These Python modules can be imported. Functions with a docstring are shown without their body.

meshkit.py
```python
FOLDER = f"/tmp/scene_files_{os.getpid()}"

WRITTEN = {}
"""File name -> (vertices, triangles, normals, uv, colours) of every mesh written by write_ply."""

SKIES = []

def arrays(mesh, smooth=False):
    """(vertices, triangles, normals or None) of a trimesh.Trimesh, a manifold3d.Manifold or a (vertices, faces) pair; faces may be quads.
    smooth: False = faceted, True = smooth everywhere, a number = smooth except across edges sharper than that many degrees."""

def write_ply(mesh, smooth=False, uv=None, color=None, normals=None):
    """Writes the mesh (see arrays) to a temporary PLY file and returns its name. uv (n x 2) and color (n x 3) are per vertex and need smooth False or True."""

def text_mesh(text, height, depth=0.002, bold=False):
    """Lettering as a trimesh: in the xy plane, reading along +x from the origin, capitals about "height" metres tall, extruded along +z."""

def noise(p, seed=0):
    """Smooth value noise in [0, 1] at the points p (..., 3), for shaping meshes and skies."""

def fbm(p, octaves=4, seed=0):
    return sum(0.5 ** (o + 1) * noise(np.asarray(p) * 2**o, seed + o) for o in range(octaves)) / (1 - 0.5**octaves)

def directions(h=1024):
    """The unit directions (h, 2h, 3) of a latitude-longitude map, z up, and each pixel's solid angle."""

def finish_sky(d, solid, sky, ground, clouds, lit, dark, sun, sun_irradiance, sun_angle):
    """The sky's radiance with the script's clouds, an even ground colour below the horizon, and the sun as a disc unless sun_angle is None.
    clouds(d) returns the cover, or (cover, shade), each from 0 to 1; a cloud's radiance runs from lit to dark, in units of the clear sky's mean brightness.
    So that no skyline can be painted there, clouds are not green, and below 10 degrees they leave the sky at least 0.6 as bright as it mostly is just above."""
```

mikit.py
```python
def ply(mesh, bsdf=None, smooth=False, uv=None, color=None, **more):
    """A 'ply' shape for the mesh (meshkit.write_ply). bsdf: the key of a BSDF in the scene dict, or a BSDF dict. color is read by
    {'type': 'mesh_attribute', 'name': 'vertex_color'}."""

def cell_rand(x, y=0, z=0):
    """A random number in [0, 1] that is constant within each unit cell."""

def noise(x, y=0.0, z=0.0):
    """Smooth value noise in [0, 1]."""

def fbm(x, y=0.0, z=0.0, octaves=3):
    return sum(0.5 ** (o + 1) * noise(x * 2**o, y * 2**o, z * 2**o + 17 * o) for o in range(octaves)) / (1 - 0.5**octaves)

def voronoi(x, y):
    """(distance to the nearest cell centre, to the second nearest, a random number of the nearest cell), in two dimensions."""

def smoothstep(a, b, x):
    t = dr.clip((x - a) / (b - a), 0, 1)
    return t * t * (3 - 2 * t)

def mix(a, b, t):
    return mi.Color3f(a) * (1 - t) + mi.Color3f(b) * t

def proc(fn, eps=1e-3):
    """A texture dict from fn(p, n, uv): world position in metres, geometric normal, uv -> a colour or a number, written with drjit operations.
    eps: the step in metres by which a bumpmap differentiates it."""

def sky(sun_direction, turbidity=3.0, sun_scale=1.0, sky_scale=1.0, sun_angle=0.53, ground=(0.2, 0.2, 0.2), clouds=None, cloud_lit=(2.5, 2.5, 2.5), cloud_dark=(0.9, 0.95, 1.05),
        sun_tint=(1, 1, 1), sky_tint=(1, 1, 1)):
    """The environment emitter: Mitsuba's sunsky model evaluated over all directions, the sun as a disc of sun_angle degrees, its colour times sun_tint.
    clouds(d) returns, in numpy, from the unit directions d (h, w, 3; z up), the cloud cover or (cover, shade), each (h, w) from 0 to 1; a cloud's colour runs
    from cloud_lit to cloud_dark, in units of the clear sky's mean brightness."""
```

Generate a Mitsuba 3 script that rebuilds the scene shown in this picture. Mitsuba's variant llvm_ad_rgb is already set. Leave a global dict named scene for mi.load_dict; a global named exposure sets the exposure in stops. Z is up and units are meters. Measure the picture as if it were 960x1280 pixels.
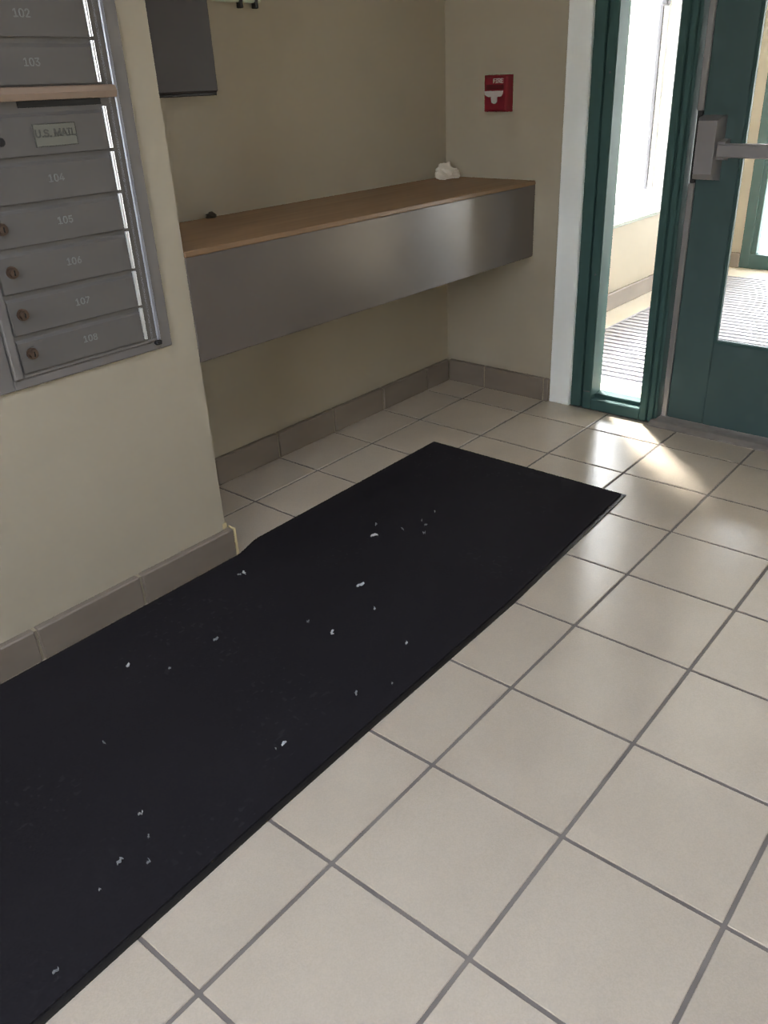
import math, random
import numpy as np, trimesh, drjit as dr, mitsuba as mi
import mikit, meshkit
from mikit import noise, fbm, smoothstep, mix, proc
from shapely.geometry import Polygon
T4 = mi.ScalarTransform4f
random.seed(7); rng = np.random.default_rng(7)
scene, labels = {}, {}
S = 1 / 3.0                      # one floor tile (with its joint) is a third of a metre; the plan below counts in tiles

# ---------------------------------------------------------------- camera, sky, exposure
CAM = np.array([2.589, -3.300, 4.163]) * S
yaw, pitch, roll, FPX, CX, CY = -0.686, 0.484, 0.033, 1035.1, 514.1, 638.6
_f = np.array([math.sin(yaw) * math.cos(pitch), math.cos(yaw) * math.cos(pitch), -math.sin(pitch)])
_r = np.cross(_f, [0, 0, 1]); _r /= np.linalg.norm(_r); _d = np.cross(_f, _r)
_down = -math.sin(roll) * _r + math.cos(roll) * _d
scene['camera'] = {'type': 'perspective', 'fov': 2 * math.degrees(math.atan(480 / FPX)), 'fov_axis': 'x', 'near_clip': 0.02, 'far_clip': 500.0,
                   'principal_point_offset_x': -(CX - 480) / 960, 'principal_point_offset_y': -(CY - 640) / 1280,
                   'to_world': T4().look_at(origin=CAM.tolist(), target=(CAM + _f).tolist(), up=(-_down).tolist())}
SUN = np.array([-0.68, 0.73, 1.13])
scene['sky'] = mikit.sky(SUN, turbidity=4.0, sun_scale=3.8, sun_angle=7.0, sun_tint=(0.80, 0.96, 1.22), sky_scale=12.0, ground=(0.45, 0.44, 0.42),
                         clouds=lambda d: 0.75 * np.ones(d.shape[:2]), cloud_lit=(1.53, 1.5, 1.40), cloud_dark=(1.33, 1.32, 1.28))
exposure = 2.8
ADDED_LAMP = (1.76, 2.14, 2.82)  # radiance of the added ceiling panels

# ---------------------------------------------------------------- helpers
def hull(pts):
    return trimesh.convex.convex_hull(np.asarray(pts, float))
def box(x0, x1, y0, y1, z0, z1, b=0.0):
    """A box in tiles with chamfered edges b."""
    lo, hi = np.array([x0, y0, z0], float), np.array([x1, y1, z1], float)
    if b <= 0:
        m = trimesh.creation.box(extents=hi - lo); m.apply_translation((lo + hi) / 2); return m
    b = min(b, *(0.49 * (hi - lo)))
    pts = []
    for sx in (0, 1):
        for sy in (0, 1):
            for sz in (0, 1):
                c = np.where([sx, sy, sz], hi, lo); s = np.where([sx, sy, sz], -b, b)
                for k in range(3):
                    q = c + s; q[k] = c[k]; pts.append(q)
    return hull(pts)
def cyl(p, q, r, n=20):
    p, q = np.array(p, float), np.array(q, float)
    return trimesh.creation.cylinder(radius=r, segment=[p, q], sections=n)
def join(*m): return trimesh.util.concatenate(list(m))
def put(key, mesh, bsdf, smooth=25, label=None, **kw):
    """One entry of the scene; repeats of a key take a number."""
    k, n = key, 0
    while k in scene:
        n += 1; k = f'{key}_{n:03d}'
    m = mesh.copy()
    if key.split('__')[0] in FAR: m.apply_transform(FAR_FIT)
    m.apply_scale(S)
    scene[k] = mikit.ply(m, bsdf, smooth=smooth, **kw)
    if label: labels[k] = {'label': label}
    return k
# the far wall's frames were measured in their own plane: their place in the room
FAR = ('window_1', 'door_1', 'window_2', 'trim_1', 'trim_2', 'fire_alarm')
FAR_FIT = np.array([[1, 0, 0, 0.03], [0, 1, 0, -0.03], [0, 0, 1.027, 0], [0, 0, 0, 1.0]])
def again(key, src, dx, dy, dz=0.0, bsdf=None):
    """The same ply under the next number, moved (in tiles)."""
    k, n = key, 0
    while k in scene:
        n += 1; k = f'{key}_{n:03d}'
    scene[k] = {**src, 'to_world': T4().translate([dx * S, dy * S, dz * S])}
    if bsdf: scene[k]['bsdf'] = {'type': 'ref', 'id': bsdf}
    return k
def struct(key, label): labels[key] = {'label': label, 'kind': 'structure'}
def thing(key, label, cat, group=None):
    labels[key] = {'label': label, 'category': cat}
    if group: labels[key]['group'] = group

# ---------------------------------------------------------------- materials
def plain(name, color, rough=0.5, metallic=0.0, spec=0.5, **kw):
    c = {'type': 'rgb', 'value': list(color)} if isinstance(color, (tuple, list)) else color
    scene[name] = {'type': 'twosided', 'bsdf': {'type': 'principled', 'base_color': c, 'roughness': rough, 'metallic': metallic, 'specular': spec, **kw}}
def plain_green(name, c, r): plain(name, c, 0.5, spec=0.15)
def wall_paint(p, n, uv):
    t = fbm(p.x * 2.3 + 3, p.y * 2.3, p.z * 2.3, 3)
    s = smoothstep(0.66, 0.8, noise(p.x * 9, p.y * 9, p.z * 7 + 5)) * 0.02
    return mix((0.385, 0.335, 0.252), (0.41, 0.358, 0.27), t) * (1 - s)
plain('paint_cream', proc(wall_paint), 0.55, spec=0.35)
plain('paint_white', (0.86, 0.88, 0.85), 0.3)
plain('ceiling_white', (0.72, 0.71, 0.67), 0.8)
def tile_fn(tone, seed):
    def fn(p, n, uv):
        a = fbm(p.x * 7 + seed, p.y * 7, 3.0, 3)
        g = noise(p.x * 420, p.y * 420, p.z * 420)
        m = smoothstep(0.55, 0.8, fbm(p.x * 1.7 + 11, p.y * 1.7 + 4, 0.5, 3)) * 0.05
        c = mix((0.435, 0.368, 0.29), (0.483, 0.412, 0.327), a) * tone
        return c * (0.955 + 0.09 * g) * (1 - m)
    return fn
def tile_rough(p, n, uv):
    return 0.17 + 0.08 * fbm(p.x * 5, p.y * 5, 1.0, 3)
for i, tone in enumerate((1.0, 0.965, 1.03)):
    plain(f'floor_tile_{"abc"[i]}', proc(tile_fn(tone, 13.0 * i)), proc(tile_rough) if i == 0 else 0.21, spec=0.6)
def grout_fn(p, n, uv):
    return mix((0.145, 0.122, 0.108), (0.21, 0.182, 0.16), fbm(p.x * 12, p.y * 12, 0.0, 3))
plain('grout', proc(grout_fn), 0.9, spec=0.2)
def base_fn(p, n, uv):
    return mix((0.175, 0.142, 0.112), (0.22, 0.182, 0.145), fbm(p.x * 6 + 9, p.y * 6, p.z * 14, 3))
plain('base_tile', proc(base_fn), 0.4)
plain('base_grout', (0.30, 0.25, 0.18), 0.9)
def mat_fn(p, n, uv):
    g = noise(p.x * 330, p.y * 330, 0.5)
    w = fbm(p.x * 3.1, p.y * 2.2, 0.0, 4)
    dust = smoothstep(0.80, 0.9, noise(p.x * 95 + 7, p.y * 95, 2.0)) * smoothstep(0.5, 0.75, fbm(p.x * 5 + 2, p.y * 5, 1.0, 2)) * 0.008
    return mix((0.011, 0.0098, 0.0115), (0.022, 0.0195, 0.0225), 0.5 * g + 0.5 * w) + dust
scene['mat_pile'] = {'type': 'twosided', 'bsdf': {'type': 'bumpmap', 'scale': 0.004, 'arbitrary': proc(lambda p, n, uv: noise(p.x * 260, p.y * 260, 0.0), 5e-4),
                     'bsdf': {'type': 'principled', 'base_color': proc(mat_fn), 'roughness': 0.95, 'specular': 0.08, 'sheen': 0.15}}}
plain('mat_rubber', (0.010, 0.0085, 0.008), 0.45, spec=0.4)
def wood_fn(p, n, uv):
    g = fbm(p.x * 60, p.y * 2.2, p.z * 60, 3)
    return mix((0.175, 0.098, 0.048), (0.235, 0.14, 0.074), g)
plain('shelf_top_laminate', proc(wood_fn), 0.42)
plain('shelf_grey_laminate', proc(lambda p, n, uv: mix((0.105, 0.088, 0.077), (0.115, 0.096, 0.084), noise(p.x * 4, p.y * 4, p.z * 4))), 0.26, spec=0.65)
plain_green('green_paint', proc(lambda p, n, uv: mix((0.043, 0.088, 0.082), (0.053, 0.104, 0.097), fbm(p.x * 9, p.y * 9, p.z * 5, 3))), 0.38)
plain_green('green_paint_scuffed', proc(lambda p, n, uv: mix(mix((0.056, 0.094, 0.092), (0.066, 0.106, 0.104), fbm(p.x * 9, p.y * 9, p.z * 5, 3)), (0.10, 0.14, 0.135),
      smoothstep(0.66, 0.82, noise(p.x * 16 + 3, p.y * 9, p.z * 11)) * 0.18)), 0.42)
plain('grey_metal', (0.215, 0.20, 0.19), 0.42, metallic=0.35)
plain('door_metal', proc(lambda p, n, uv: mix((0.138, 0.128, 0.12), (0.15, 0.139, 0.13), fbm(p.x * 8, p.y * 8, p.z * 8, 2))), 0.45, metallic=0.3)
plain('bright_metal', (0.75, 0.76, 0.78), 0.28, metallic=0.8)
plain('blue_grey_metal', (0.34, 0.35, 0.40), 0.42, metallic=0.6)
plain('panic_grey', (0.25, 0.237, 0.24), 0.4, metallic=0.35)
plain('alu_strip', (0.38, 0.365, 0.36), 0.35, metallic=0.6)
plain('brass', (0.12, 0.08, 0.058), 0.4, metallic=0.6)
plain('black', (0.012, 0.011, 0.011), 0.5)
plain('tan_ledge', (0.33, 0.24, 0.18), 0.45, metallic=0.3)
plain('label_ink', (0.075, 0.072, 0.062), 0.7)
plain('label_plate', (0.17, 0.165, 0.135), 0.5)
plain('number_paint', (0.215, 0.215, 0.205), 0.6)
plain('alarm_red', (0.17, 0.009, 0.018), 0.35)
plain('alarm_red_dark', (0.085, 0.006, 0.010), 0.4)
plain('alarm_white', (0.48, 0.44, 0.42), 0.5)
plain('charcoal', (0.060, 0.053, 0.055), 0.5)
plain('pale_plastic', (0.50, 0.56, 0.44), 0.5)
plain('tissue', (0.78, 0.72, 0.62), 0.9, spec=0.1)
plain('lint', (0.42, 0.42, 0.43), 0.9)
plain('lint_dull', (0.19, 0.19, 0.195), 0.9)
plain('debris_brown', (0.06, 0.045, 0.03), 0.9)
plain('window_white', (0.82, 0.82, 0.80), 0.4)
plain('sill_grey', (0.30, 0.33, 0.28), 0.6)
plain('gasket', (0.10, 0.10, 0.11), 0.6)
plain('grate_alu', (0.46, 0.46, 0.49), 0.4, metallic=0.3)
plain('grate_well', (0.02, 0.02, 0.024), 0.9)
plain('threshold_stone', proc(lambda p, n, uv: mix((0.20, 0.175, 0.155), (0.30, 0.27, 0.245), fbm(p.x * 30, p.y * 30, p.z * 30, 3))), 0.5)
plain('vestibule_floor', proc(lambda p, n, uv: mix((0.58, 0.52, 0.41), (0.63, 0.57, 0.46), fbm(p.x * 6, p.y * 6, 0.0, 3))), 0.35)
plain('concrete', proc(lambda p, n, uv: mix((0.48, 0.47, 0.45), (0.58, 0.57, 0.55), fbm(p.x * 2, p.y * 2, 0.0, 4))), 0.9)
plain('trim_yellow', (0.55, 0.44, 0.25), 0.5)
scene['glass'] = {'type': 'thindielectric', 'int_ior': 1.5}

# ---------------------------------------------------------------- plan, in tiles
X0, Y1 = -3.325, 1.05             # face and corner of the mailbox wall
XB, YW = -4.70, 6.61             # alcove's long wall, far wall
XR, YN, ZC = 6.0, -9.0, 8.0      # right wall, near wall, ceiling
XV, YO, YV = -4.53, 16.73, 6.91  # vestibule: left wall, outer wall, near side
XVR = 6.0
# lobby floor: grout bed and every tile
struct('floor', 'beige ceramic tile floor with dark grout joints')
put('floor', box(XB - 0.3, XR + 0.2, YN - 0.2, YW + 0.25, -0.4, -0.008), 'grout', False)
G = 0.0135
protos = {}
for i in range(-5, 6):
    for j in range(-9, 7):
        x0, x1, y0, y1 = i + G, i + 1 - G, j + G, j + 1 - G
        x0 = max(x0, XB)
        y1 = min(y1, YW)
        if i == -5 and j < 1 or i < -4 and y1 <= Y1: continue
        if j < 1 and i < -3:
            if i < -4: continue
            x0 = max(x0, X0)
        if j == 1 and i <= -5 + 0: y0 = max(y0, Y1)
        if j == 1 and i == -4: pass
        if y1 - y0 < 0.03 or x1 - x0 < 0.03: continue
        key = (round(x1 - x0, 3), round(y1 - y0, 3))
        bs = 'floor_tile_' + 'abc'[random.randrange(3)]
        if key not in protos:
            m = box(0, key[0], 0, key[1], -0.012, 0.0, 0.004); m.apply_scale(S); protos[key] = mikit.ply(m, bs, smooth=False)
        again('floor__tile', protos[key], x0, y0, random.uniform(-0.0012, 0.0012), bs)

# walls
struct('wall_left', 'cream painted wall holding the mailboxes')
put('wall_left', box(-7.0, X0, YN - 0.2, Y1, -0.1, ZC), 'paint_cream', False)
struct('wall_alcove', 'cream painted long wall of the alcove behind the shelf')
put('wall_alcove', box(XB - 0.4, XB, Y1, YW + 0.3, -0.1, ZC), 'paint_cream', False)
struct('wall_far', 'cream painted wall with the fire alarm and the door')
put('wall_far', join(box(XB, -2.90, YW, YV, -0.1, ZC), box(-2.90, 2.63, YW, YV, 6.72, ZC), box(2.63, XR + 0.2, YW, YV, -0.1, ZC)), 'paint_cream', False)
struct('wall_right', 'cream painted right wall of the lobby')
put('wall_right', box(XR, XR + 0.4, YN - 0.2, YW, -0.1, ZC), 'paint_cream', False)
struct('wall_near', 'cream painted wall behind the camera')
NW = (0.0, 4.2, 3.2, 7.0)
put('wall_near', join(box(X0, NW[0], YN - 0.4, YN, -0.1, ZC), box(NW[1], XR, YN - 0.4, YN, -0.1, ZC), box(NW[0], NW[1], YN - 0.4, YN, -0.1, NW[2]), box(NW[0], NW[1], YN - 0.4, YN, NW[3], ZC)), 'paint_cream', False)
struct('ceiling', 'white ceiling')
put('ceiling', join(box(-7.0, XR + 0.4, YN - 0.4, Y1, ZC, ZC + 0.4), box(XB - 0.4, XR + 0.4, Y1, YV, ZC, ZC + 0.4), box(XV - 0.4, XR + 0.4, YV, YO + 0.3, ZC, ZC + 0.4)), 'ceiling_white', False)
# two unseen ceiling panels, added to brighten the near half of the lobby
for k, (lx, ly) in enumerate(((1.7, -1.8), (1.7, -5.6))):
    key = 'added_ceiling_light' + (f'_{k:03d}' if k else '')
    thing(key, ('nearer', 'farther')[k] + ' added louvered light panel on the ceiling, out of view', 'added light')
    put(key + '__frame', join(box(lx - 1.85, lx - 1.75, ly - 0.95, ly + 0.95, ZC - 0.30, ZC), box(lx + 1.75, lx + 1.85, ly - 0.95, ly + 0.95, ZC - 0.30, ZC), box(lx - 1.75, lx + 1.75, ly - 0.95, ly - 0.85, ZC - 0.30, ZC), box(lx - 1.75, lx + 1.75, ly + 0.85, ly + 0.95, ZC - 0.30, ZC)), 'grey_metal', False)
    for q in range(1, 8): put(key + '__louver_blade', box(lx - 1.75 + 0.4375 * q - 0.01, lx - 1.75 + 0.4375 * q + 0.01, ly - 0.85, ly + 0.85, ZC - 0.23, ZC - 0.05), 'grey_metal', False)  # blades added to cut the light off toward the alcove
    for q in range(1, 4): put(key + '__louver_blade', box(lx - 1.75, lx + 1.75, ly - 0.85 + 0.425 * q - 0.01, ly - 0.85 + 0.425 * q + 0.01, ZC - 0.23, ZC - 0.05), 'grey_metal', False)
    dk = put(key + '__diffuser', trimesh.Trimesh([(lx - 1.75, ly - 0.85, ZC - 0.04), (lx + 1.75, ly - 0.85, ZC - 0.04), (lx + 1.75, ly + 0.85, ZC - 0.04), (lx - 1.75, ly + 0.85, ZC - 0.04)], [(0, 2, 1), (0, 3, 2)], process=False), 'paint_white', False)
    scene[dk]['emitter'] = {'type': 'area', 'radiance': {'type': 'rgb', 'value': list(ADDED_LAMP)}}
# baseboards: tiles with caulked joints
def baseboard(key, label, axis, face, back, a, b, cuts, h=0.32):
    struct(key, label)
    lo, hi = min(face, back), max(face, back)
    fb = box(lo + (0.02 if face < back else 0), hi - (0.02 if face > back else 0), a, b, 0, h - 0.01) if axis == 'y' else box(a, b, lo + (0.02 if face < back else 0), hi - (0.02 if face > back else 0), 0, h - 0.01)
    put(key, fb, 'base_grout', False)
    e = [a] + [c for c in cuts if a < c < b] + [b]
    for p, q in zip(e[:-1], e[1:]):
        p2, q2 = p + (0.012 if p > a else 0), q - (0.012 if q < b else 0)
        put(key + '__tile', box(lo, hi, p2, q2, 0, h, 0.012) if axis == 'y' else box(p2, q2, lo, hi, 0, h, 0.012), 'base_tile', False)
baseboard('baseboard_left', 'grey brown tile baseboard along the mailbox wall', 'y', -3.25, X0, YN, Y1 + 0.04, [k + 0.02 for k in range(-9, 1)], 0.30)
baseboard('baseboard_alcove', 'grey brown tile baseboard along the alcove wall', 'y', -4.635, XB, Y1, YW - 0.06, [2.0, 3.0, 4.0, 5.0, 6.0], 0.33)
baseboard('baseboard_far', 'grey brown tile baseboard under the fire alarm', 'x', YW - 0.06, YW, -4.635, -2.915, [-4.0, -3.0], 0.33)
struct('trim_3', 'pale yellow edge trim closing the baseboard at the wall corner')
put('trim_3', join(box(X0 - 0.02, -3.245, Y1 + 0.04, Y1 + 0.065, 0, 0.305, 0.008), box(-3.345, -3.317, Y1 - 0.03, Y1 + 0.02, 0.3, 0.36, 0.006)), 'trim_yellow')

# white jamb trim, threshold
struct('trim_1', 'white painted jamb trim between the wall and the green frame')
put('trim_1', box(-2.94, -2.625, 6.615, 6.94, 0.0, 6.55, 0.012), 'paint_white')
struct('trim_2', 'worn grey stone threshold under the green door')
put('trim_2', hull([(x, y, z) for x in (-1.42, 1.62) for y, z in ((6.54, -0.005), (6.54, 0.015), (6.62, 0.05), (7.02, 0.05), (7.02, -0.005))]), 'threshold_stone', False)

# ---------------------------------------------------------------- sidelite and door
struct('window_1', 'narrow glazed sidelite in a dark green metal frame')
F = 'green_paint'
put('window_1__left_stile', join(box(-2.625, -2.47, 6.66, 6.94, 0, 6.5, 0.012), box(-2.48, -2.43, 6.71, 6.94, 0, 6.5), box(-2.44, -2.31, 6.645, 6.94, 0.0, 6.5, 0.014)), F)
put('window_1__right_stile', join(box(-1.60, -1.50, 6.645, 6.94, 0, 6.5, 0.014), box(-1.51, -1.475, 6.70, 6.94, 0, 6.5), box(-1.48, -1.41, 6.66, 6.94, 0, 6.5, 0.012)), F)
put('window_1__door_stop', join(box(-1.415, -1.372, 6.70, 6.94, 0.05, 6.5, 0.01)), F)
put('window_1__bottom_rail', join(box(-2.31, -1.60, 6.65, 6.94, 0, 0.15, 0.012), box(-2.31, -1.60, 6.76, 6.94, 0.14, 0.20, 0.008)), F)
put('window_1__top_rail', box(-2.31, -1.60, 6.65, 6.94, 6.25, 6.5, 0.012), F)
put('window_1__pane', box(-2.31, -1.60, 6.80, 6.801, 0.21, 6.25), 'glass', False)
put('window_1__screw', cyl((-2.37, 6.63, 4.02), (-2.37, 6.65, 4.02), 0.012, 10), 'gasket')
again('window_1__screw', scene['window_1__screw'], 0.0, 0.0, -2.3)
put('window_1__scuff_plate', box(-2.43, -2.33, 6.636, 6.648, 0.24, 0.255, 0.003), 'gasket')

struct('door_1', 'dark green metal door with a tall glass pane and a grey panic bar')
DL, DR, DY0, DY1, DB, DT = -1.355, 1.40, 6.82, 6.93, 0.065, 6.42
GL, GR, GB, GT = -0.80, 0.85, 1.13, 5.85
put('door_1__hinge_stile', box(GR, DR, DY0, DY1, DB, DT, 0.012), 'green_paint_scuffed')
put('door_1__lock_stile', box(-1.28, GL, DY0, DY1, DB, DT, 0.012), 'green_paint_scuffed')
put('door_1__bottom_rail', join(box(GL, GR, DY0 + 0.002, DY1, DB, GB - 0.02, 0.006)), 'green_paint_scuffed')
put('door_1__top_rail', box(GL, GR, DY0 + 0.002, DY1, GT, DT, 0.006), 'green_paint_scuffed')
def ring(x0, x1, z0, z1, w, y0, y1, b=0.006):
    return join(box(x0, x0 + w, y0, y1, z0, z1, b), box(x1 - w, x1, y0, y1, z0, z1, b), box(x0 + w, x1 - w, y0, y1, z0, z0 + w, b), box(x0 + w, x1 - w, y0, y1, z1 - w, z1, b))
put('door_1__glazing_bead', ring(GL, GR, GB - 0.02, GT, 0.035, DY0 - 0.012, DY0 + 0.05), F)
put('door_1__pane', box(GL + 0.03, GR - 0.03, 6.875, 6.876, GB, GT - 0.02), 'glass', False)
put('door_1__edge_guard', join(box(DL, -1.285, DY0 - 0.012, DY1, DB, 2.88, 0.008), box(DL, -1.285, DY0 - 0.012, DY1, 3.62, DT, 0.008)), 'alu_strip', label='grey metal edge strip')
put('door_1__latch_plate', box(DL + 0.01, -1.285, DY0 - 0.01, DY1, 2.88, 3.62, 0.006), 'black', label='black latch opening')
# panic device
dev = 'door_1__panic_device'
hz = lambda x0, x1, y, z0, z1: [(x0, y, z0), (x1, y, z0), (x0, y, z1), (x1, y, z1)]
put(dev, join(hull(hz(-1.275, -1.0, DY0, 2.92, 3.58) + hz(-1.26, -1.015, 6.66, 2.94, 3.56) + hz(-1.24, -1.03, 6.60, 3.0, 3.53)), hull(hz(-1.01, -0.93, 6.80, 3.13, 3.35) + hz(-1.01, -0.93, 6.64, 3.15, 3.33))), 'panic_grey', label='grey metal panic bar housing')
put(dev + '__push_bar', hull([(x, y, z) for x in (-0.985, 1.12) for y, z in ((6.59, 3.185), (6.59, 3.295), (6.61, 3.17), (6.61, 3.31), (6.70, 3.17), (6.70, 3.31))]), 'panic_grey')
put(dev + '__end_bracket', hull(hz(1.08, 1.32, DY0, 3.10, 3.40) + hz(1.10, 1.26, 6.58, 3.14, 3.36)), 'panic_grey')
put('window_1__header', box(-1.60, 1.62, 6.66, 6.94, 6.42, 6.6, 0.012), F)

struct('window_2', 'right glazed sidelite in a dark green metal frame')
put('window_2__frame', join(box(1.41, 1.62, 6.66, 6.94, 0, 6.5, 0.012), box(2.4, 2.6, 6.66, 6.94, 0, 6.5, 0.012), box(1.62, 2.4, 6.66, 6.94, 0, 0.2, 0.012), box(1.62, 2.6, 6.66, 6.94, 6.25, 6.55, 0.012)), F)
put('window_2__pane', box(1.62, 2.4, 6.80, 6.801, 0.2, 6.25), 'glass', False)

# ---------------------------------------------------------------- vestibule behind the door
struct('floor_vestibule', 'pale tiled vestibule floor')
gx0, gx1, gy0, gy1 = -3.95, 4.2, 7.88, 15.72
put('floor_vestibule', join(box(XV - 0.3, gx0, YV - 0.05, YO + 0.3, -0.3, 0), box(gx1, XVR + 0.3, YV - 0.05, YO + 0.3, -0.3, 0),
    box(gx0, gx1, YV - 0.05, gy0, -0.3, 0), box(gx0, gx1, gy1, YO + 0.3, -0.3, 0), box(gx0, gx1, gy0, gy1, -0.3, -0.12)), 'vestibule_floor', False)
thing('entrance_grate', 'pale ribbed metal entrance grate sunk in the vestibule floor', 'floor grate')
put('entrance_grate__well', box(gx0, gx1, gy0, gy1, -0.12, -0.09), 'grate_well', False)
pitch_, k = 0.20, 0
m = box(gx0 + 0.03, gx1 - 0.03, 0.0, 0.118, -0.05, 0.0, 0.010); m.apply_scale(S)
slat = mikit.ply(m, 'grate_alu', smooth=False)
y = gy0 + 0.05
while y + 0.14 < gy1:
    again('entrance_grate__slat', slat, 0, y); y += pitch_
put('entrance_grate__rim', join(box(gx0, gx0 + 0.03, gy0, gy1, -0.09, 0.006), box(gx1 - 0.03, gx1, gy0, gy1, -0.09, 0.006), box(gx0 + 0.03, gx1 - 0.03, gy0, gy0 + 0.03, -0.09, 0.006), box(gx0 + 0.03, gx1 - 0.03, gy1 - 0.03, gy1, -0.09, 0.006)), 'grate_alu', False)
struct('wall_vestibule_left', 'cream painted left wall of the vestibule with a white window')
W = (7.9, 13.22, 1.74, 7.35)
put('wall_vestibule_left', join(box(XV - 0.4, XV, YV, W[0], -0.1, ZC), box(XV - 0.4, XV, W[1], YO + 0.3, -0.1, ZC), box(XV - 0.4, XV, W[0], W[1], -0.1, W[2]), box(XV - 0.4, XV, W[0], W[1], W[3], ZC)), 'paint_cream', False)
struct('window_3', 'white framed window in the left wall of the vestibule')
def yring(y0, y1, z0, z1, w, x0, x1, b=0.01):
    return join(box(x0, x1, y0, y0 + w, z0, z1, b), box(x0, x1, y1 - w, y1, z0, z1, b), box(x0, x1, y0 + w, y1 - w, z0, z0 + w, b), box(x0, x1, y0 + w, y1 - w, z1 - w, z1, b))
put('window_3__frame', join(yring(W[0], W[1], W[2], W[3], 0.14, XV - 0.3, XV + 0.0), yring(W[0] - 0.45, W[1] + 0.45, W[2] - 0.16, W[3] + 0.3, 0.50, XV - 0.01, XV + 0.05)), 'window_white')
put('window_3__gasket', yring(W[0] + 0.14, W[1] - 0.14, W[2] + 0.14, W[3] - 0.14, 0.035, XV - 0.13, XV - 0.06, 0.004), 'gasket', label='dark glazing gasket')
put('window_3__sill', box(XV, XV + 0.10, W[0] - 0.5, W[1] + 0.5, W[2] - 0.19, W[2] - 0.155, 0.01), 'sill_grey')
put('window_3__pane', box(XV - 0.10, XV - 0.099, W[0] + 0.14, W[1] - 0.14, W[2] + 0.14, W[3] - 0.14), 'glass', False)
put('window_3__latch', join(box(XV - 0.02, XV + 0.10, 12.84, 12.96, 5.12, 5.53, 0.02), box(XV + 0.02, XV + 0.12, 12.77, 12.88, 5.28, 5.38, 0.02)), 'gasket', label='dark window latch')
struct('wall_vestibule_far', 'cream painted outer wall of the vestibule')
put('wall_vestibule_far', join(box(XV, -3.76, YO, YO + 0.3, -0.1, ZC), box(-3.76, XVR, YO, YO + 0.3, 7.0, ZC), box(5.6, XVR, YO, YO + 0.3, -0.1, 7.0)), 'paint_cream', False)
struct('wall_vestibule_right', 'cream painted right wall of the vestibule')
put('wall_vestibule_right', box(XVR, XVR + 0.3, YV, YO + 0.3, -0.1, ZC), 'paint_cream', False)
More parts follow.
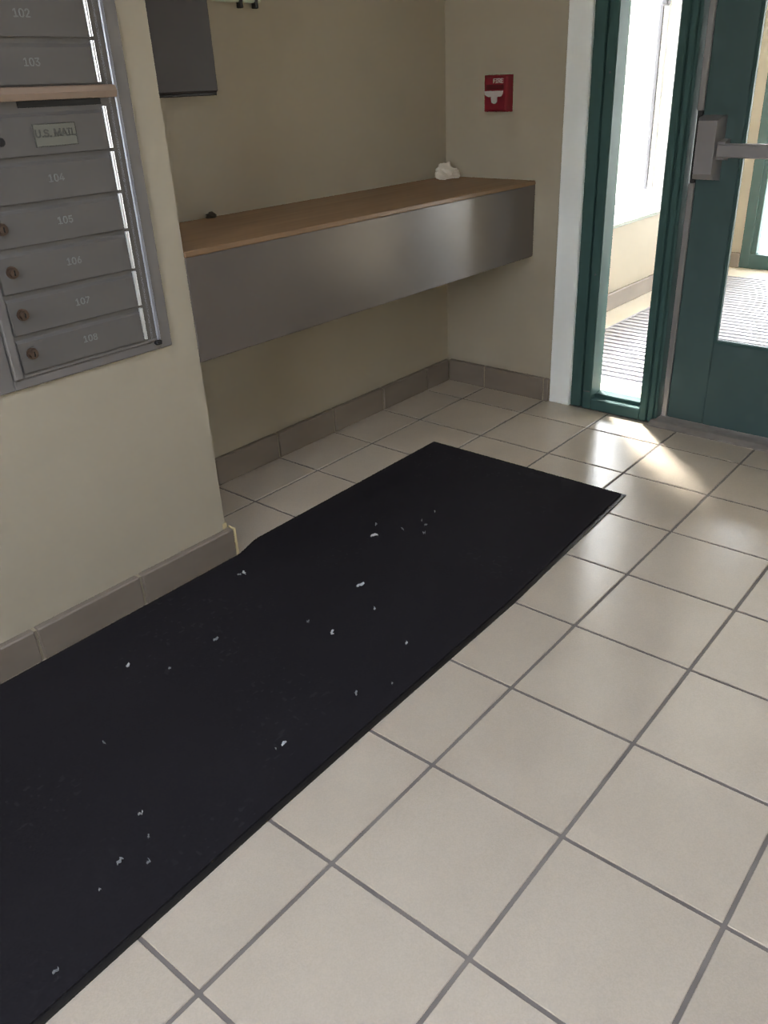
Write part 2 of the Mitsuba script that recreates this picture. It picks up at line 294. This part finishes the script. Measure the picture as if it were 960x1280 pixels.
baseboard('baseboard_vestibule_left', 'grey tile baseboard along the left wall of the vestibule', 'y', XV + 0.07, XV, YV, YO - 0.07, [8.6, 11.4, 14.2], 0.33)
baseboard('baseboard_vestibule_far', 'grey tile baseboard beside the outer door frame', 'x', YO - 0.07, YO, XV + 0.07, -3.76, [], 0.33)
struct('window_4', 'glazed outer sidelite in a green metal frame')
put('window_4__frame', join(box(-3.76, -3.54, YO - 0.02, YO + 0.25, 0, 7.0, 0.012), box(-3.55, -3.43, YO + 0.03, YO + 0.25, 0.32, 7.0, 0.014), box(-3.54, -2.2, YO - 0.02, YO + 0.25, 0, 0.32, 0.012), box(-2.32, -2.0, YO - 0.02, YO + 0.25, 0, 7.0, 0.012), box(-3.54, -2.2, YO - 0.02, YO + 0.25, 6.75, 7.0, 0.012)), F)
put('window_4__pane', box(-3.43, -2.32, YO + 0.12, YO + 0.121, 0.30, 6.75), 'glass', False)
struct('door_2', 'green framed glass outer door of the vestibule')
put('door_2__frame', join(ring(-1.98, 0.55, 0.05, 6.5, 0.40, YO + 0.04, YO + 0.18, 0.012), box(-2.0, 5.6, YO - 0.02, YO + 0.25, 6.52, 7.0, 0.012), box(0.57, 0.75, YO - 0.02, YO + 0.25, 0, 6.52, 0.012)), F)
put('door_2__pane', box(-1.60, 0.17, YO + 0.11, YO + 0.111, 0.43, 6.12), 'glass', False)
struct('window_5', 'right glazed outer sidelite in a green metal frame')
put('window_5__frame', ring(0.75, 5.6, 0.0, 6.52, 0.3, YO - 0.02, YO + 0.25, 0.012), F)
put('window_5__pane', box(1.05, 5.3, YO + 0.12, YO + 0.121, 0.30, 6.22), 'glass', False)
struct('added_window_6', 'added white framed window behind the camera, lighting the far wall')  # unseen window, put in to light the far wall and door
put('added_window_6__frame', join(ring(NW[0], NW[1], NW[2], NW[3], 0.16, YN - 0.35, YN - 0.05), box(1.95, 2.05, YN - 0.35, YN - 0.05, NW[2] + 0.16, NW[3] - 0.16)), 'window_white')
put('added_window_6__pane', box(NW[0] + 0.16, NW[1] - 0.16, YN - 0.2, YN - 0.199, NW[2] + 0.16, NW[3] - 0.16), 'glass', False)
struct('ground', 'pale concrete pavement outside')
put('ground', join(box(-120, 120, YO + 0.3, 240, -0.6, -0.12), box(-120, XV - 0.4, -120, YO + 0.3, -0.6, -0.12), box(XR + 0.4, 120, -120, YO + 0.3, -0.6, -0.12)), 'concrete', False)

# ---------------------------------------------------------------- shelf of the alcove
thing('wall_shelf', 'long deep wall shelf with brown laminate top and grey front in the alcove', 'shelf')
FA, FB = -3.318, -3.275          # its front runs a little out of true
def slant(back, z0, z1, b=0.006, off=0.0, e=0.002):
    """A board along the alcove whose front edge runs from FA to FB; back None: 0.05 thick."""
    P = []
    for y, xf in ((Y1 + e, FA - off), (YW - e, FB - off)):
        xb = xf - 0.05 if back is None else back
        sy = b if y < 3 else -b
        for x, sx in ((xb, b), (xf, -b)):
            for z, sz in ((z0, b), (z1, -b)): P += [(x + sx, y + sy, z), (x, y + sy, z + sz), (x + sx, y, z + sz)]
    return hull(P)
put('wall_shelf__top', slant(XB, 2.87, 2.92, 0.008, -0.005), 'shelf_top_laminate', False, label='brown laminate top')
put('wall_shelf__front', slant(None, 1.97, 2.87), 'shelf_grey_laminate', False, label='grey laminate front panel')
put('wall_shelf__underside', slant(XB, 2.0, 2.06, 0.004, 0.05), 'shelf_grey_laminate', False)

# crumpled tissue
ico = trimesh.creation.icosphere(subdivisions=4, radius=1.0)
def crumple(c, r, seed):
    m = ico.copy(); v = np.array(m.vertices)
    n = meshkit.noise(v * 2.1 + seed * 7.3, seed) - 0.5 + 0.6 * (np.abs(meshkit.noise(v * 4.5 + seed, seed + 3) - 0.5) - 0.2)
    v = v * (1 + 0.75 * n)[:, None] * np.array(r); m.vertices = v + np.array(c); return m
tis = join(crumple((-4.49, 6.30, 3.00), (0.10, 0.11, 0.115), 1), crumple((-4.49, 6.21, 2.97), (0.09, 0.09, 0.06), 5), crumple((-4.44, 6.41, 2.97), (0.07, 0.12, 0.065), 9))
tv = np.array(tis.vertices); tv[:, 2] = np.maximum(tv[:, 2], 2.921); tis.vertices = tv
put('crumpled_tissue', tis, 'tissue', 30)
thing('crumpled_tissue', 'crumpled white tissue lying on the far end of the brown shelf top', 'tissue')
deb = crumple((-4.64, 2.43, 2.94), (0.045, 0.055, 0.035), 3); v = np.array(deb.vertices); v[:, 2] = np.maximum(v[:, 2], 2.921); deb.vertices = v
put('dirt_clump', deb, 'debris_brown', 30)
thing('dirt_clump', 'small dark brown clump of dirt at the back edge of the shelf top', 'dirt')

# ---------------------------------------------------------------- fire alarm pull station
thing('fire_alarm', 'red fire alarm pull station with white T handle on the far wall', 'fire alarm')
ax0, ax1, az0, az1 = -4.04, -3.68, 3.62, 4.03
put('fire_alarm__body', hull(hz(ax0, ax1, 6.64, az0, az1) + hz(ax0 + 0.005, ax1 - 0.005, 6.53, az0 + 0.005, az1 - 0.005) + hz(ax0 + 0.03, ax1 - 0.03, 6.50, az0 + 0.03, az1 - 0.03)), 'alarm_red', 20)
put('fire_alarm__band', hull(hz(ax0 + 0.05, ax1 - 0.05, 6.50, 3.87, 3.925) + hz(ax0 + 0.05, ax1 - 0.05, 6.495, 3.875, 3.92)), 'alarm_red_dark')
tp = Polygon([(-4.0, 3.855), (-3.735, 3.855), (-3.745, 3.82), (-3.76, 3.795), (-3.82, 3.79), (-3.825, 3.73), (-3.86, 3.715), (-3.895, 3.73), (-3.90, 3.79), (-3.94, 3.79), (-3.99, 3.81)])
tm = trimesh.creation.extrude_polygon(tp, 0.03); tm.apply_transform(np.array([[1, 0, 0, 0], [0, 0, -1, 6.502], [0, 1, 0, 0], [0, 0, 0, 1.0]]))
put('fire_alarm__handle', tm, 'alarm_white', label='white T shaped pull handle')
def text(s, h, bold=True): return meshkit.text_mesh(s, h, 0.006, bold)
def wall_text(s, h, x, y, z, facing):
    """Letters h tall (tiles) centred at the point, on a wall facing -y or +x."""
    m = text(s, h); c = m.bounds.mean(0); m.apply_translation([-c[0], -c[1], 0])
    R_ = np.array([[1, 0, 0], [0, 0, -1], [0, 1, 0.0]]) if facing == '-y' else np.array([[0, 0, 1], [1, 0, 0], [0, 1, 0.0]])
    M = np.eye(4); M[:3, :3] = R_; M[:3, 3] = (x, y, z); m.apply_transform(M); return m
put('fire_alarm__lettering', wall_text('FIRE', 0.05, -3.81, 6.50, 3.965, '-y'), 'alarm_white', False, label='pale lettering FIRE')

# ---------------------------------------------------------------- box and fixture high on the alcove wall
thing('wall_box', 'flat dark charcoal box mounted high on the alcove wall beside the mailbox corner', 'wall box')
put('wall_box__body', box(XB, XB + 0.16, 1.75, 2.655, 4.07, 5.4, 0.02), 'charcoal')
put('wall_box__edge_shadow', box(XB, XB + 0.145, 1.77, 2.635, 4.045, 4.07, 0.004), 'black', label='black strip standing for the shadow along the lower edge')  # shade below the box, modelled as a black strip
thing('wall_fixture', 'pale small wall fixture with two dark clips right of the charcoal box', 'wall fixture')
put('wall_fixture__cover', box(XB, XB + 0.06, 2.78, 3.42, 4.85, 5.2, 0.015), 'pale_plastic')
put('wall_fixture__clip', box(XB + 0.0, XB + 0.07, 3.13, 3.17, 4.80, 4.92, 0.008), 'black', label='dark clip')
again('wall_fixture__clip', scene['wall_fixture__clip'], 0, 0.20)

# ---------------------------------------------------------------- mailboxes
thing('mailbox_unit', 'grey metal wall mailbox unit with stacked horizontal doors on the left wall', 'mailbox')
mb = 'mailbox_unit'
yl, yr, zb, zt = -0.54, 0.505, 2.315, 5.60
yo0, yo1, zo = -0.90, 0.775, 2.205
def xbox(d0, d1, y0, y1, z0, z1, b=0.008): return box(X0 + d0, X0 + d1, y0, y1, z0, z1, b)
put(mb + '__flange', join(xbox(0, 0.035, yo0, -0.62, zo, zt + 0.2), xbox(0, 0.035, 0.655, yo1, zo, zt + 0.2), xbox(0, 0.035, -0.62, 0.655, zo, zb - 0.035), xbox(0, 0.035, -0.62, 0.655, zt + 0.04, zt + 0.2)), 'grey_metal')
put(mb + '__rail', xbox(0, 0.055, 0.625, 0.662, zb - 0.03, zt + 0.03), 'blue_grey_metal', label='bluish grey side rail')
put(mb + '__rail', xbox(0, 0.045, 0.565, 0.60, zb - 0.03, zt + 0.03), 'blue_grey_metal', label='bluish grey side rail')
put(mb + '__back', join(xbox(0, 0.045, -0.62, 0.63, zb - 0.035, zt + 0.04, 0)), 'door_metal', False)
put(mb + '__jamb', join(xbox(0.0, 0.06, -0.615, yl - 0.008, zb - 0.03, zt + 0.03)), 'grey_metal')
put(mb + '__sill_rail', xbox(0.0, 0.05, yl, 0.63, zb - 0.033, zb - 0.006), 'grey_metal')
put(mb + '__hook', xbox(0.03, 0.075, 0.60, 0.655, zb - 0.065, zb - 0.03), 'black', label='dark catch')
put(mb + '__ledge', join(hull([(X0 + d, yy, zz) for yy in (yl, 0.61) for d, zz in ((0.02, 4.085), (0.02, 4.175), (0.095, 4.165), (0.115, 4.13), (0.10, 4.09))])), 'tan_ledge', label='tan edged ledge between the upper and lower doors')
put(mb + '__shadow_strip', xbox(0.045, 0.052, -0.13, 0.50, 4.045, 4.085, 0), 'black', False, label='black strip standing for the shadow under the ledge')  # shadow of the ledge, drawn as a flat black strip
rows = [2.315, 2.59, 2.88, 3.18, 3.455, 3.745]
spans = list(zip(rows[:-1], rows[1:])) + [(3.745, 4.045)] + [(4.175 + 0.28 * k, 4.175 + 0.28 * (k + 1)) for k in range(5)]
nums = ['108', '107', '106', '105', '104', None, '103', '102', '101', None, None]
for r, (z0, z1) in enumerate(spans):
    d = f'{mb}__door' + (f'_{r:03d}' if r else '')
    a, b = z0 + 0.003, z1 - 0.003
    # sheet metal door: folded lip along the top, slightly tilted face
    prof = [(0.022, a), (0.062, a), (0.068, a + 0.006), (0.060, b - 0.05), (0.046, b - 0.03), (0.040, b), (0.022, b)]
    face = Polygon(prof)
    m = trimesh.creation.extrude_polygon(face, yr - 0.012 - yl); m.apply_transform(np.array([[1, 0, 0, X0], [0, 0, 1, yl], [0, 1, 0, 0], [0, 0, 0, 1.0]]))
    m.fix_normals(); put(d, m, 'door_metal', False)
    put(d + '__hinge', cyl((X0 + 0.062, yr + 0.006, z0 + 0.012), (X0 + 0.062, yr + 0.006, z1 - 0.012), 0.0165, 12), 'bright_metal', label='bright metal hinge rod')
    zc = (a + b) / 2
    if r == 5:
        put(d + '__keyhole', cyl((X0 + 0.055, -0.31, 3.85), (X0 + 0.072, -0.31, 3.85), 0.028, 16), 'black', label='black keyhole')
        put(d + '__label_plate', xbox(0.06, 0.072, -0.07, 0.25, 3.80, 3.945, 0.005), 'label_plate', label='framed label plate reading U.S. MAIL')
        put(d + '__lettering', wall_text('U.S. MAIL', 0.047, X0 + 0.071, 0.09, 3.885, '+x'), 'label_ink', False)
        put(d + '__label_border', join(*[xbox(0.066, 0.0745, *q, 0) for q in ((-0.07, -0.065, 3.80, 3.945), (0.245, 0.25, 3.80, 3.945), (-0.065, 0.245, 3.80, 3.806), (-0.065, 0.245, 3.939, 3.945))]), 'label_ink', False)
    else:
        put(d + '__lock', join(cyl((X0 + 0.06, -0.45, zc), (X0 + 0.105, -0.45, zc), 0.030, 20), cyl((X0 + 0.06, -0.45, zc), (X0 + 0.075, -0.45, zc), 0.042, 20)), 'brass', label='tarnished brass lock')
        put(d + '__keyway', box(X0 + 0.104, X0 + 0.107, -0.454, -0.446, zc - 0.018, zc + 0.018), 'black', False)
        if nums[r]:
            put(d + '__number', wall_text(nums[r], 0.048, X0 + 0.061, 0.03, zc, '+x'), 'number_paint', False, label='faint pale number')

# ---------------------------------------------------------------- mat
thing('floor_mat', 'long black carpet floor mat with rubber edge on the tiles beside the left wall', 'floor mat')
ML = [(-3.36, 4.42), (-3.335, 1.40), (-3.235, 1.10), (-3.235, -0.5), (-3.235, -6.5)]
MR = [(-0.715, 4.49), (-0.585, 2.0), (-0.56, 0.0), (-0.54, -1.0), (-0.51, -2.0), (-0.49, -2.6), (-0.43, -6.5)]
def side(P, y): q = sorted(P, key=lambda t: t[1]); return np.interp(y, [t[1] for t in q], [t[0] for t in q])
def mat_mesh(inset, z0, z1, wave, ny=150, nx=40):
    ys = np.linspace(-6.5 + inset, 4.47 - inset, ny); V = []
    for yv in ys:
        a, b = side(ML, yv) + inset, side(MR, yv) - inset
        for t in np.linspace(0, 1, nx): V.append((a + (b - a) * t, yv, 0))
    V = np.array(V); top = V.copy()
    top[:, 2] = z1 + wave * (meshkit.fbm(V * np.array([2.2, 2.2, 1]), 3, 4) - 0.5)
    bot = V.copy(); bot[:, 2] = z0
    f = []; n = nx * ny
    idx = lambda i, j: i * nx + j
    for i in range(ny - 1):
        for j in range(nx - 1):
            a, b, c, d = idx(i, j), idx(i, j + 1), idx(i + 1, j + 1), idx(i + 1, j)
            f += [(a, b, c), (a, c, d), (n + a, n + c, n + b), (n + a, n + d, n + c)]
    loop = [idx(0, j) for j in range(nx)] + [idx(i, nx - 1) for i in range(1, ny)] + [idx(ny - 1, j) for j in range(nx - 2, -1, -1)] + [idx(i, 0) for i in range(ny - 2, 0, -1)]
    for p, q in zip(loop, loop[1:] + loop[:1]): f += [(p, n + p, n + q), (p, n + q, q)]
    return trimesh.Trimesh(np.vstack([top, bot]), f, process=False)
put('floor_mat__rubber_backing', mat_mesh(0.0, 0.002, 0.014, 0.0), 'mat_rubber', 40, label='black rubber edge')
put('floor_mat__carpet', mat_mesh(0.042, 0.010, 0.030, 0.006), 'mat_pile', 40, label='black carpet pile')
# scraps of lint, placed on the mat where they lie (tiles)
LINT = [(-2.573, -0.64, 0.05), (-2.275, -0.458, 0.028), (-2.881, 0.856, 0.065), (-2.897, 0.81, 0.041), (-2.274, 0.013, 0.051), (-1.849, 1.346, 0.077), (-1.491, 1.132, 0.037), (-1.549, 0.654, 0.057), (-0.871, 0.197, 0.045), (-0.955, 0.911, 0.034), (-0.927, -0.498, 0.049), (-0.932, -0.57, 0.024), (-1.956, -1.265, 0.033), (-0.995, -1.787, 0.045), (-0.859, -1.684, 0.034), (-0.668, -2.4, 0.037), (-2.345, 2.125, 0.077), (-2.486, 2.315, 0.035), (-2.197, 2.394, 0.034), (-2.054, 2.6, 0.035), (-1.965, 2.457, 0.043), (-0.92, -1.972, 0.022), (-1.205, -1.489, 0.035), (-1.01, -1.57, 0.023), (-1.827, 0.649, 0.029), (-0.728, 0.452, 0.026), (-2.141, 2.645, 0.026), (-2.161, 2.893, 0.027)]
SCRAP_LABELS = ['bright white scrap on the mat out from the leftmost baseboard joint', 'thin white speck just right of the bright scrap by the leftmost baseboard joint',
    'pale curled scrap on the mat nearest the end of the mailbox wall baseboard', 'tiny speck touching the pale curled scrap near the baseboard end',
    'dull white scrap between the baseboard and the middle of the mat', 'largest bright paper scrap in the middle of the mat',
    'small scrap just below the largest bright scrap in mid mat', 'elongated cream scrap below the largest bright scrap, toward the tile side',
    'scrap halfway down the mat a hand from its tile edge', 'small white scrap close to the tile edge, beside the fourth tile joint from the front',
    'white scrap near the tile edge in the lower half of the mat', 'tiny speck beside the white scrap in the lower half of the mat',
    'lone faint scrap on the left lower part of the mat, far from the tile edge', 'upright white scrap in the front part of the mat, left one of a close pair',
    'slim white scrap in the front part of the mat, right one of a close pair', 'white scrap nearest the camera at the front left of the mat',
    'white scrap lying crosswise on the far part of the mat', 'tiny speck beyond the crosswise scrap on the far part of the mat',
    'speck right of the crosswise scrap on the far part of the mat', 'upper speck of the tight cluster on the far part of the mat',
    'lower scrap of the tight cluster on the far part of the mat', 'tiny speck in the front left of the mat below the close pair',
    'small scrap above the close pair in the front part of the mat', 'tiny speck just above the slim scrap of the close pair',
    'faint speck left of the elongated cream scrap in mid mat', 'faint speck just left of the scrap near the fourth tile joint',
    'left speck of the tight cluster on the far part of the mat', 'farthest tiny speck on the mat, toward its far corner']
for k, (x, y, L) in enumerate(LINT):
    n = 7; t = np.linspace(0, 1, n)
    ang = (math.pi * 0.68 + rng.normal(0, 0.45)) if k != 16 else 0.9
    w = L * 0.30 * (0.5 + np.sin(np.pi * np.clip(t, .08, .92)) * 0.6) * rng.uniform(0.75, 1.2, n)
    u = np.array([math.cos(ang), math.sin(ang)]); nn = np.array([-u[1], u[0]])
    c = np.array([x, y]) + (t - 0.5)[:, None] * u * L + (rng.normal(0, 0.10, n) * L)[:, None] * nn
    zz = 0.036 + 0.018 * np.abs(np.sin(t * math.pi * rng.uniform(0.8, 1.6) + rng.uniform(0, 1)))
    V = []
    for i in range(n):
        for s_ in (-1, 1):
            for dz in (0, 0.006): V.append((*(c[i] + s_ * w[i] / 2 * nn), zz[i] + dz + 0.004 * s_))
    f = []
    for i in range(n - 1):
        o, q = 4 * i, 4 * i + 4
        for a, b in ((0, 1), (1, 3), (3, 2), (2, 0)): f += [(o + a, o + b, q + b), (o + a, q + b, q + a)]
    f += [(0, 2, 3), (0, 3, 1), (4 * n - 4, 4 * n - 3, 4 * n - 1), (4 * n - 4, 4 * n - 1, 4 * n - 2)]
    m = trimesh.Trimesh(np.array(V), f, process=False); m.fix_normals()
    key = put('paper_scrap', m, 'lint' if k in (0, 2, 5, 6, 7, 9, 10, 16) else 'lint_dull', 40)
    thing(key, SCRAP_LABELS[k], 'paper scrap', 'white scraps scattered on the black mat')
